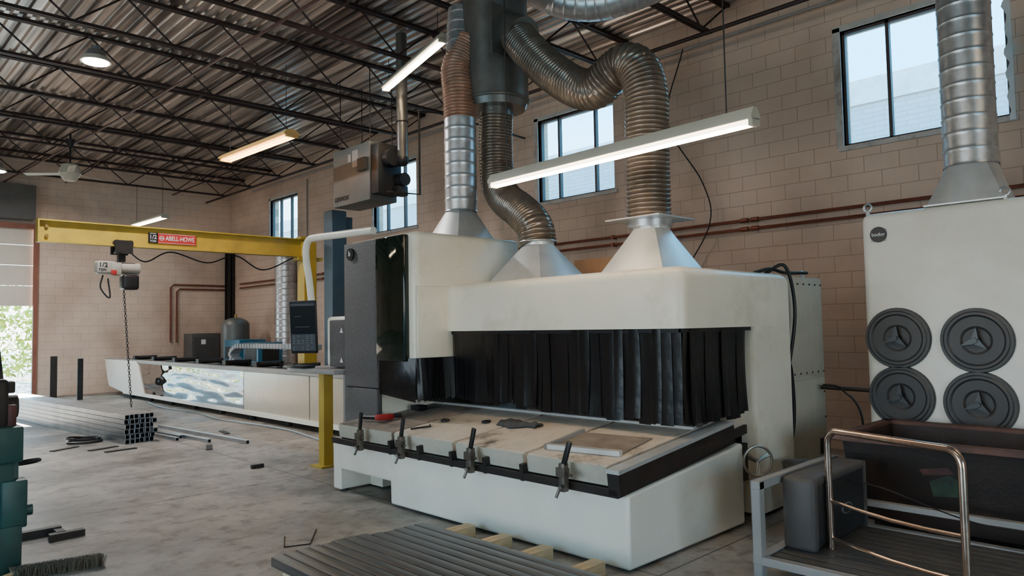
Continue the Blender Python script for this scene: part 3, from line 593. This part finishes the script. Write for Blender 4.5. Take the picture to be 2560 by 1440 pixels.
# ---------------------------------------------------------------- lights
TW=emis('fluorescent_white',(1,.86,.66),7);TWW=emis('fluorescent_warm',(1,.54,.17),6)
def fixture(a,b,label,mat,w=.14,hang=5.52,power=45,col=(1,.85,.68),two=True,hm=None):
    a=V(a);b=V(b);c=(a+b)/2;t=thing('fluorescent_light',label,'ceiling light',c,'hanging fluorescent lights')
    L=(b-a).length;dx=(b-a).normalized();s=V((0,0,1)).cross(dx).normalized();u=dx.cross(s)
    T=Matrix.Translation(a)@Matrix((dx,s,u)).transposed().to_4x4()
    mk('housing',G().prism([(-.5*w,.02),(-.5*w,.045),(-.2*w,.1),(.2*w,.1),(.5*w,.045),(.5*w,.02)],'X',0,L,T=T).box((0,-.4*w,-.02),(.03,.4*w,.03),T=T).box((L-.03,-.4*w,-.02),(L,.4*w,.03),T=T),hm or PALE,t)
    for o in ((-.28*w,.28*w) if two else (0,)):
        mk('tube_lamp',G().cyl(T@V((.03,o,0)),T@V((L-.03,o,0)),.016,seg=12),mat,t)
    for f in (.08,.92):
        p=T@V((L*f,0,.1));mk('hanger_chain',G().cyl(p,(p.x,p.y,hang),.005,seg=5),DSTEEL,t)
    la=bpy.data.lights.new('lamp','AREA');la.shape='RECTANGLE';la.size=L*.95;la.size_y=.08;la.energy=power;la.color=col
    lo=bpy.data.objects.new('lamp_emitter',la);COL.objects.link(lo);lo.parent=t
    Rm=Matrix((dx,-s,-u)).transposed()
    lo.matrix_local=Matrix.Translation(V((0,0,-.03)))@Rm.to_4x4()
    return t
fixture((4.385,4.71,2.86),(4.265,2.12,2.86),'long white fluorescent batten hanging low over the machine',TW,w=.11,power=50)
fixture((6.0,8.72,5.1),(5.48,6.72,5.1),'white fluorescent batten hung high beside the heater',TW,w=.14,power=70)
fixture((4.9,11.75,4.42),(4.98,9.6,4.42),'warm yellow fluorescent batten with a reflector hood',TWW,w=.25,power=35,col=(1,.7,.42),hm=M('yellowed_reflector',(.5,.32,.1),.5))
fixture((6.13,20.5,4.42),(6.23,18.5,4.42),'white fluorescent batten near the end wall',TW,w=.22,power=110)
for a,b in (((1,2,4.6),(1,-.4,4.6)),((-3,8,4.6),(-3,5.6,4.6)),((6,0,4.6),(6,-2.4,4.6)),((-3,0,4.6),(-3,-2.4,4.6)),((-2,15,4.6),(-2,12.6,4.6))):
    fixture(a,b,'unseen white fluorescent batten added to light the open workshop bay',TW,w=.25,power=270)  # battens out of view, added to brighten the interior
HBM=M('lamp_housing',(.25,.26,.26),.4,.5);LED=emis('led_white',(1,.98,.95),25)
def highbay(p):
    x,y_,z=p;t=thing('high_bay_lamp','round high-bay lamp hanging under the roof joists','ceiling light',p,'high-bay lamps')
    mk('heat_sink',G().cyl((x,y_,z+.06),(x,y_,z+.16),.15,.1,seg=24).cyl((x,y_,z+.16),(x,y_,z+.22),.06,seg=12),HBM,t)
    mk('reflector',G().cyl((x,y_,z),(x,y_,z+.06),.19,.17,seg=28),PALE,t)
    mk('led_disc',G().cyl((x,y_,z-.012),(x,y_,z),.16,seg=28),LED,t)
    mk('hanger',G().cyl((x,y_,z+.2),(x,y_,5.54),.008,seg=6),DSTEEL,t)
    la=bpy.data.lights.new('lamp','AREA');la.shape='DISK';la.size=.3;la.energy=200
    lo=bpy.data.objects.new('lamp_emitter',la);COL.objects.link(lo);lo.parent=t;lo.location=(0,0,-.03)
highbay((2.73,10.83,5.3));highbay((2.72,18,5.0))
FN=thing('ceiling_fan','white ceiling fan on a down rod under the joists','ceiling fan',(3.62,16.05,4.75))
mk('motor',G().cyl((3.62,16.05,4.74),(3.62,16.05,4.92),.2,.14,seg=28).cyl((3.62,16.05,4.6),(3.62,16.05,4.74),.1,.2,seg=28),PALE,FN)
mk('down_rod',G().cyl((3.62,16.05,4.9),(3.62,16.05,5.54),.018,seg=8).cyl((3.62,16.05,5.25),(3.62,16.05,5.42),.03,.09,seg=12),DSTEEL,FN)
for k in range(3):
    T=Matrix.Translation((3.62,16.05,4.74))@Matrix.Rotation(math.radians(20+120*k),4,'Z')@Matrix.Rotation(math.radians(12),4,'X')
    mk('blade',G().rbox((.1,-.06,-.006),(.85,.06,.006),.004,1,T=T),PALE,FN)
# ---------------------------------------------------------------- back corner machines
cc=thing('grey_cabinet','small grey steel cabinet near the end wall','cabinet',(7.9,20.6,0))
mk('body',G().rbox((7.55,20.3,.0),(8.35,20.9,1.55),.015,2),MGREY,cc);mk('door',G().box((7.6,20.28,.1),(8.3,20.3,1.45)),MGREY,cc);mk('notice',G().box((7.8,20.27,1.25),(7.92,20.28,1.38)),PAPER,cc)
tk=thing('air_tank','grey-green vertical compressed air tank with domed top','air tank',(8.3,19.2,0))
mk('shell',G().cyl((8.3,19.2,.25),(8.3,19.2,1.75),.36,seg=28,caps=False).ball((8.3,19.2,1.75),.36,28,.6).ball((8.3,19.2,.27),.36,28,.5),M('grey_green_tank',(.11,.12,.115),.4,.1),tk)
for a in ((8.1,19.0),(8.5,19.0),(8.3,19.45)):mk('leg',G().cyl((a[0],a[1],0),(a[0],a[1],.3),.03),DSTEEL,tk)
mk('valve',G().cyl((8.3,19.2,1.95),(8.3,19.2,2.05),.03),BRASS,tk)
SB=M('bright_blue_enamel',(.015,.12,.2),.4)
for k,(x0,y0,w_,d_,h_) in enumerate(((7.7,17.6,.7,.9,1.38),(7.4,15.9,.6,.8,1.32))):
    c=thing('air_dryer','blue and grey compressed air dryer unit','air dryer',(x0+w_/2,y0+d_/2,0),'air dryers')
    mk('body',G().rbox((x0,y0,.0),(x0+w_,y0+d_,h_),.02,2),SB,c);mk('front_grille',G().box((x0-.01,y0+.1,.9),(x0,y0+d_-.1,1.2)),DGREY,c);mk('side_grille',G().box((x0+.1,y0-.01,.9),(x0+w_-.1,y0,1.2)),DGREY,c)
eb=thing('switch_box','grey electrical switch box on the side wall','electrical box',(9.1,17.9,1.7))
mk('box',G().rbox((9.0,18.0,1.75),(9.198,18.35,2.2),.01,2),MGREY,eb);mk('switch_handle',G().box((8.96,17.97,1.9),(9.02,18.0,2.05)),RED,eb)
mk('flat_bar',G().box((4.7,19.85,0),(4.82,19.9,1.0)),BLK,None,'black steel flat bar standing upright on the floor','steel bar',group='upright bars')
mk('flat_bar.001',G().box((4.35,20.9,0),(4.5,20.93,1.05)),DSTEEL,None,'grey steel angle standing beside the shutter','steel bar',group='upright bars')
mk('plywood_offcut',G().box((5.95,3.95,2.024),(5.98,5.1,2.3)),PLY,None,'orange plywood offcut standing on the machine top','board')
mk('junction_box',G().rbox((5.75,4.05,2.022),(5.9,4.45,2.16),.01,2),BLUE,None,'small blue-grey junction box on the machine top','electrical box')
# ---------------------------------------------------------------- tube stack
ang=.085;s=.07
def tube_geo(s,L,t=.006):
    g=G();o=s/2;i=o-t
    vs=[(-o,0,0),(o,0,0),(o,0,s),(-o,0,s),(-i,0,t),(i,0,t),(i,0,s-t),(-i,0,s-t)]
    vs=vs+[(x,L,z) for x,_,z in vs]
    fs=[(k,(k+1)%4,(k+1)%4+8,k+8) for k in range(4)]+[(k+4,(k+1)%4+4,(k+1)%4+12,k+12) for k in range(4)]+[(k,(k+1)%4,(k+1)%4+4,k+4) for k in range(4)]+[(k+8,(k+1)%4+8,(k+1)%4+12,k+12) for k in range(4)]
    return g.add(vs,fs)
t0=mk('steel_tube',tube_geo(s-.004,6.0),TUBE,None,'bright galvanised square steel tube in a floor stack','steel tube',group='stacked square tubes',smooth=False,org=(0,0,0),bevel=.006)
k=0
for r in range(6):
    for c in range(6):
        o=t0 if k==0 else t0.copy()
        if k:COL.objects.link(o)
        j=random.uniform(-.03,.03)+(-.12 if (c==5 and r in(2,4)) else 0)
        o.location=(3.33+c*s*math.cos(ang)-math.sin(ang)*j,11.38+c*s*math.sin(ang)+math.cos(ang)*j,.001+r*s);o.rotation_euler=(0,0,ang);k+=1
t1=mk('steel_tube',tube_geo(.05,2.9),TUBE,None,'loose square steel tube lying on the concrete floor','steel tube',group='loose floor tubes',smooth=False,org=(0,0,0))
for k,(x,y_,a) in enumerate(((4.5,10.0,.08),(4.18,10.55,.085),(4.05,11.3,.08),(3.93,11.1,.085))):
    o=t1 if k==0 else t1.copy()
    if k:COL.objects.link(o)
    o.location=(x,y_,.001);o.rotation_euler=(0,0,a)
mk('cable_coil',G().torus((2.97,12.1,.02),(0,0,1),.22,.016,30,6).torus((3.0,12.15,.045),(0,0,1),.18,.014,30,6).torus((2.93,12.08,.065),(.1,0,1),.2,.013,30,6),BLK,None,'loose coil of black cable on the concrete floor','cable')
sc0=mk('steel_offcut',G().box((-.2,-.04,0),(.2,.04,.012)),DSTEEL,None,'thin dark steel offcut on the floor','steel offcut',group='floor offcuts',org=(0,0,0))
for k,(x,y_,a) in enumerate(((2.98,11.2,.3),(3.1,10.85,.1),(2.6,11.6,.5),(4.0,10.1,1.2),(4.75,11.4,1.4))):
    o=sc0 if k==0 else sc0.copy()
    if k:COL.objects.link(o)
    o.location=(x,y_,.001);o.rotation_euler=(0,0,a)
mk('tube_offcut',G().box((3.72,8.14,0),(3.86,8.19,.045)),DSTEEL,None,'short dark tube offcut on bare concrete','steel offcut')
mk('bent_wire',G().sweep([(2.68,5.3,.005),(2.55,5.05,.005),(2.72,4.98,.005),(2.95,5.3,.005)],.005,6),DSTEEL,None,'bent piece of thin wire on the concrete','wire')
# ---------------------------------------------------------------- flat bars on dunnage
for k,y_ in enumerate((4.25,3.85,3.45,3.0,2.5,1.9)):
    mk('timber_batten',G().box((2.16,y_-.05,0),(3.68 if y_>2.8 else 3.6,y_+.05,.09)),WOOD,None,'bare softwood batten under the stacked bars','timber batten',group='timber battens',bevel=.004)
w_=.09
b0=mk('steel_bar',G().rbox((-w_/2+.0025,-3.6,0),(w_/2-.0025,0,.06),.006,2),BAR,None,'long dark rectangular steel bar lying on timber battens','steel bar',group='stacked steel bars',org=(0,0,0))
for c in range(13):
    o=b0 if c==0 else b0.copy()
    if c:COL.objects.link(o)
    o.location=(2.2+c*w_,4.47+random.uniform(-.02,.02)-(.07 if c>7 else 0),.091)
# ---------------------------------------------------------------- items on table
def on(x,dz=0):return zt_(x)+dz+.001
g=G();n=18;vs=[]
for i in range(n+1):
    for j in range(10):
        u=i/n;v=j/9;yy=4.6-.42*u;hw=.075+.03*math.sin(u*6);xx=4.36+(v-.5)*2*hw+.03*math.sin(u*9)
        zz=on(xx,.012+.022*abs(math.sin(u*13+v*5))*math.sin(math.pi*v)+.012*math.sin(math.pi*v));vs.append((xx,yy,zz))
g.add(vs,[(i*10+j,i*10+j+1,(i+1)*10+j+1,(i+1)*10+j) for i in range(n) for j in range(9)])
o=mk('work_glove',g,CLOTH,None,'crumpled dark grey work gloves on the dusty table','glove',ang=180);so=o.modifiers.new('s','SOLIDIFY');so.thickness=.012
rt_=thing('power_tool','red and black hand tool on the table corner','hand tool',(4.0,5.9,on(4.0)))
mk('body',G().rbox((3.9,5.82,on(4)+.012),(4.08,5.9,on(4)+.067),.015,2),RED,rt_);mk('handle',G().cyl((3.95,5.9,on(4)+.035),(3.9,6.08,on(4)+.03),.02,seg=10).cyl((4.05,5.86,on(4)+.045),(4.15,5.8,on(4)+.045),.018,seg=8),BLK,rt_)
mk('cutting_block',G().rbox((4.4,5.87,on(4.53)),(4.52,6.0,on(4.53,.05)),.01,2),BLK,None,'small black magnetic block on the table','block')
for x,yy in ((4.22,5.22),(4.33,4.78)):
    mk('steel_washer',G().torus((x,yy,on(x,.012)),(-.11,0,1),.035,.009,18,6),DSTEEL,None,'dark steel ring on the dusty table','washer',group='table rings')
mk('hex_wrench',G().sweep([(3.85,5.25,on(3.85,.012)),(4.0,5.15,on(4,.012)),(4.03,5.2,on(4.03,.012))],.009,6),DSTEEL,None,'dark hex key lying on the table','wrench')
tr_=thing('steel_tray','rusty steel sheet with an angle-iron edge on the table','steel tray',(4.2,3.3,on(4.2)))
Tt=Matrix.Translation((3.98,3.02,on(3.98,.004)))@Matrix.Rotation(-th,4,'Y')@Matrix.Rotation(math.radians(6),4,'Z')
mk('sheet',G().box((.0,.02,0),(.46,.62,.006),T=Tt),M('rusty_plate',(.27,.235,.205),.5,.35,.3,7),tr_)
mk('angle_bar',G().box((-.04,.0,0),(-.0,.64,.035),T=Tt),GALVB,tr_);mk('angle_bar',G().box((-.04,.61,0),(.46,.64,.035),T=Tt),LGREY,tr_)
# ---------------------------------------------------------------- bucket
bx,by=5.8,2.58;bu=thing('metal_bucket','dented steel bucket standing by the machine','bucket',(bx,by,0))
n=28;g=G();vs=[]
for (r,z) in ((.13,0),(.165,.45),(.172,.455),(.172,.44),(.158,.44),(.125,.02)):
    for k in range(n):vs.append((bx+r*math.cos(2*math.pi*k/n),by+r*math.sin(2*math.pi*k/n),z))
fs=[(i*n+k,i*n+(k+1)%n,(i+1)*n+(k+1)%n,(i+1)*n+k) for i in range(5) for k in range(n)]+[tuple(range(n)),tuple(range(5*n,6*n))]
mk('pail',g.add(vs,fs),M('dull_bucket',(.14,.13,.11),.5,.5),bu)
mk('bail_handle',G().sweep([V((bx+.17*math.cos(a),by,.44-.17*abs(math.sin(a))*.5)) for a in [math.pi*i/12 for i in range(13)]],.006,6),DSTEEL,bu)
# ---------------------------------------------------------------- scrap bin
SBn=thing('scrap_bin','rusty dark brown steel scrap bin with a flanged rim','scrap bin',(6.1,1.5,0))
def tub(lo,hi,ins,t=.03):
    (x0,y0,z0),(x1,y1,z1)=lo,hi;g=G()
    o=[(x0+ins,y0+ins,z0),(x1-ins,y0+ins,z0),(x1-ins,y1-ins,z0),(x0+ins,y1-ins,z0),(x0,y0,z1),(x1,y0,z1),(x1,y1,z1),(x0,y1,z1)]
    i=[(x0+ins+t,y0+ins+t,z0+t),(x1-ins-t,y0+ins+t,z0+t),(x1-ins-t,y1-ins-t,z0+t),(x0+ins+t,y1-ins-t,z0+t),(x0+t,y0+t,z1),(x1-t,y0+t,z1),(x1-t,y1-t,z1),(x0+t,y1-t,z1)]
    return g.add(o+i,[(0,3,2,1),(0,1,5,4),(1,2,6,5),(2,3,7,6),(3,0,4,7),(8,9,10,11),(8,12,13,9),(9,13,14,10),(10,14,15,11),(11,15,12,8),(4,5,13,12),(5,6,14,13),(6,7,15,14),(7,4,12,15)])
mk('tub',tub((5.62,.5,.12),(6.65,2.2,.71),.06),RUST,SBn,smooth=False)
mk('rim',G().box((5.55,.44,.7),(5.63,2.26,.74)).box((6.63,.44,.7),(6.71,2.26,.74)).box((5.55,2.18,.7),(6.71,2.26,.74)).box((5.55,.44,.7),(6.71,.52,.74)),RUSTR,SBn,bevel=.006)
mk('skid',G().box((5.7,.8,0),(6.6,.92,.12)),DSTEEL,SBn);mk('skid',G().box((5.7,1.9,0),(6.6,2.02,.12)),DSTEEL,SBn)
mk('green_mark',G().prism([(1.42,.38),(1.6,.36),(1.62,.46),(1.5,.52),(1.44,.48)],'X',5.64,5.643),M('green_paint_patch',(.008,.03,.014),.6,0,.6,12),SBn,smooth=False)
mk('red_mark',G().prism([(1.46,.53),(1.66,.5),(1.68,.54),(1.5,.57)],'X',5.63,5.633),M('red_paint_patch',(.04,.008,.006),.6,0,.6,12),SBn,smooth=False)
# ---------------------------------------------------------------- cart with grey machine
CT=thing('metal_cart','light grey steel cart with slatted deck and worn copper-toned push handle','cart',(4.7,1.6,0))
g=G()
g.box((4.18,2.14,.0),(4.24,2.2,.62)).box((5.32,2.14,0),(5.38,2.2,.62)).box((4.18,2.14,.57),(5.38,2.2,.62)).box((4.18,2.14,.12),(5.38,2.2,.17)).box((4.18,.2,.12),(4.24,2.2,.17)).box((5.32,.2,.12),(5.38,2.2,.17)).box((5.32,.2,.3),(5.38,2.2,.34)).box((5.32,.2,0),(5.38,.26,.34)).box((4.18,.2,0),(4.24,.26,.17))
mk('frame',g,LGREY,CT,bevel=.004)
g=G().box((4.2,.4,.125),(5.36,.45,.14)).box((4.2,1.8,.125),(5.36,1.85,.14))
for k in range(11):g.box((4.28+k*.095,.2,.14),(4.28+k*.095+.075,2.12,.165))
mk('slatted_deck',g,MGREY,CT,bevel=.003)
A=V((4.62,1.9,0));Bp=V((4.3,1.08,0));dd=(Bp-A)
def hp(t,z):p=A+dd*t;return (p.x,p.y,z)
pth=[hp(0,.17),hp(0,.3),hp(0,.6)]+[hp(.0+.09*(1-math.cos(a)),.82+.09*math.sin(a)) for a in [math.pi/2*i/6 for i in range(7)]]
pth+=[hp(1-.09*(1-math.cos(a)),.82+.09*math.sin(a)) for a in [math.pi/2*(1-i/6) for i in range(7)]]+[hp(1,.6),hp(1,.17)]
mk('push_handle',G().sweep(pth,.021,14),CHROME,CT)
for z in (.24,.47):
    mk('cross_bar',G().sweep([hp(t,z-.02*math.sin(math.pi*t)) for t in (0,.25,.5,.75,1)],.012,10),CHROME,CT)
PM=thing('plotter_housing','charcoal grey plastic machine housing with a rounded top and oval badge','machine housing',(4.95,2.03,.17))
mk('housing',G().rbox((4.5,1.93,.17),(5.3,2.12,.61),.045,4),DGREY,PM)
mk('end_cover',G().rbox((4.44,1.92,.17),(4.52,2.13,.62),.03,3),MGREY,PM)
mk('top_cover',G().rbox((4.5,1.925,.56),(5.3,2.125,.622),.025,3),MGREY,PM)
mk('end_cover',G().rbox((5.28,1.92,.17),(5.31,2.13,.62),.012,2),MGREY,PM)
g=G().cyl((0,0,0),(0,-.01,0),.045,seg=28);g.v=[V((4.95+p.x*1.8,1.93+p.y,.36+p.z*.75)) for p in g.v]
ob=mk('oval_badge',g,GALV,PM)
g=G().cyl((0,0,0),(0,-.012,0),.038,seg=28);g.v=[V((4.95+p.x*1.8,1.93+p.y,.36+p.z*.75)) for p in g.v]
mk('badge_inlay',g,DGREY,ob)
mk('thin_cable',G().sweep(cat([(4.9,1.9,.55),(4.95,1.7,.52),(5.0,1.2,.38),(5.1,.8,.36),(5.35,.3,.345)],8),.005,6),BLK,CT)
# ---------------------------------------------------------------- teal machine at the edge
GM=thing('metalworking_machine','teal cast-iron metalworking machine with dark upper head and lever','metalworking machine',(.75,6.1,0))
mk('base_casting',G().rbox((.35,5.85,0),(1.07,6.4,.32),.012,2).rbox((.4,5.88,.3),(1.03,6.37,.78),.012,2).rbox((.4,5.85,.74),(1.07,6.4,.98),.012,2).box((1.0,5.95,.3),(1.06,6.0,.76)).box((1.0,6.2,.3),(1.06,6.25,.76)),TEAL,GM)
mk('dark_head',G().rbox((.5,5.95,.96),(1.0,6.35,1.3),.03,3).rbox((.6,6.0,1.28),(.93,6.3,1.5),.03,3).cyl((.99,6.1,1.1),(1.07,6.1,1.1),.08,seg=24).cyl((.97,6.05,1.25),(.93,6.1,1.68),.018,seg=10).rbox((.96,5.98,1.2),(1.04,6.1,1.28),.01,2),DSTEEL,GM)
mk('red_guard',G().rbox((.98,5.98,.92),(1.05,6.2,1.12),.01,2),M('dark_red_paint',(.07,.012,.012),.5),GM)
mk('lever',G().torus((1.14,6.1,.7),(0,.3,1),.05,.012,20,6,sx=1.6).cyl((1.0,6.1,.7),(1.1,6.1,.7),.015,seg=10),BLK,GM)
mk('clamp_arm',G().rbox((.95,5.86,.3),(1.1,6.0,.62),.012,2).cyl((1.1,5.94,.4),(1.14,5.94,.4),.04,seg=14),TEAL,GM)
mk('floor_channel',G().box((1.05,6.75,0),(1.5,6.82,.06)).box((1.38,6.55,0),(1.62,6.62,.05)).box((1.44,6.6,0),(1.5,6.8,.05)),DSTEEL,None,'dark steel channel foot lying beside the teal machine','steel channel')
BR=thing('push_broom','push broom head with dark bristles lying on the floor','broom',(1.25,5.7,0))
g=G()
for k in range(900):
    x=random.uniform(1.0,1.5);yy=5.75-.25*(x-1.0)+random.uniform(-.05,.05);g.cyl((x,yy,.0),(x+random.uniform(-.02,.02),yy+random.uniform(-.03,.03),.07),.0025,seg=3)
mk('bristles',g,M('dark_bristles',(.09,.075,.05),.9),BR)['kind']='stuff'
Tb=Matrix.Translation((1.25,5.74,.035))@Matrix.Rotation(-.25,4,'Z')
mk('head_block',G().rbox((-.26,-.0,-.03),(.26,.05,.03),.008,2,T=Tb),DSTEEL,BR)
mk('handle',G().cyl((1.1,5.8,.04),(.2,5.3,.02),.013,seg=10),WOOD,BR)
# ---------------------------------------------------------------- lighting
w=bpy.data.worlds.new('sky');bpy.context.scene.world=w;w.use_nodes=True;nt=w.node_tree;bg=nt.nodes['Background']
tc=N(nt,'ShaderNodeTexCoord');sp=N(nt,'ShaderNodeSeparateXYZ');nt.links.new(tc.outputs['Generated'],sp.inputs[0])
r=N(nt,'ShaderNodeValToRGB');e=r.color_ramp.elements;e[0].position=0;e[0].color=(.92,.92,.9,1);e[1].position=.3;e[1].color=(.12,.58,1,1);nt.links.new(sp.outputs[2],r.inputs[0]);nt.links.new(r.outputs[0],bg.inputs[0])
bg.inputs[1].default_value=9.5
sd=bpy.data.lights.new('sun','SUN');sd.energy=35;sd.angle=.01;sd.color=(1,.9,.75)
so=bpy.data.objects.new('sun',sd);COL.objects.link(so);so.rotation_euler=V((-.03,-.93,-.32)).to_track_quat('-Z','Y').to_euler()
# ---------------------------------------------------------------- camera
f=1800.;psi=math.radians(44.4);pt=math.radians(3.02);rho=.018
F=V((math.sin(psi)*math.cos(pt),math.cos(psi)*math.cos(pt),math.sin(pt)));R0=V((math.cos(psi),-math.sin(psi),0));U=R0.cross(F)
Rr=R0*math.cos(rho)-U*math.sin(rho);Ur=R0*math.sin(rho)+U*math.cos(rho)
cam=bpy.data.cameras.new('camera');cam.sensor_width=36;cam.lens=36*f/2560;cam.clip_start=.05;cam.clip_end=300
co=bpy.data.objects.new('camera',cam);COL.objects.link(co)
co.matrix_world=Matrix.Translation((0,0,1.6))@Matrix((Rr,Ur,-F)).transposed().to_4x4()
bpy.context.scene.camera=co
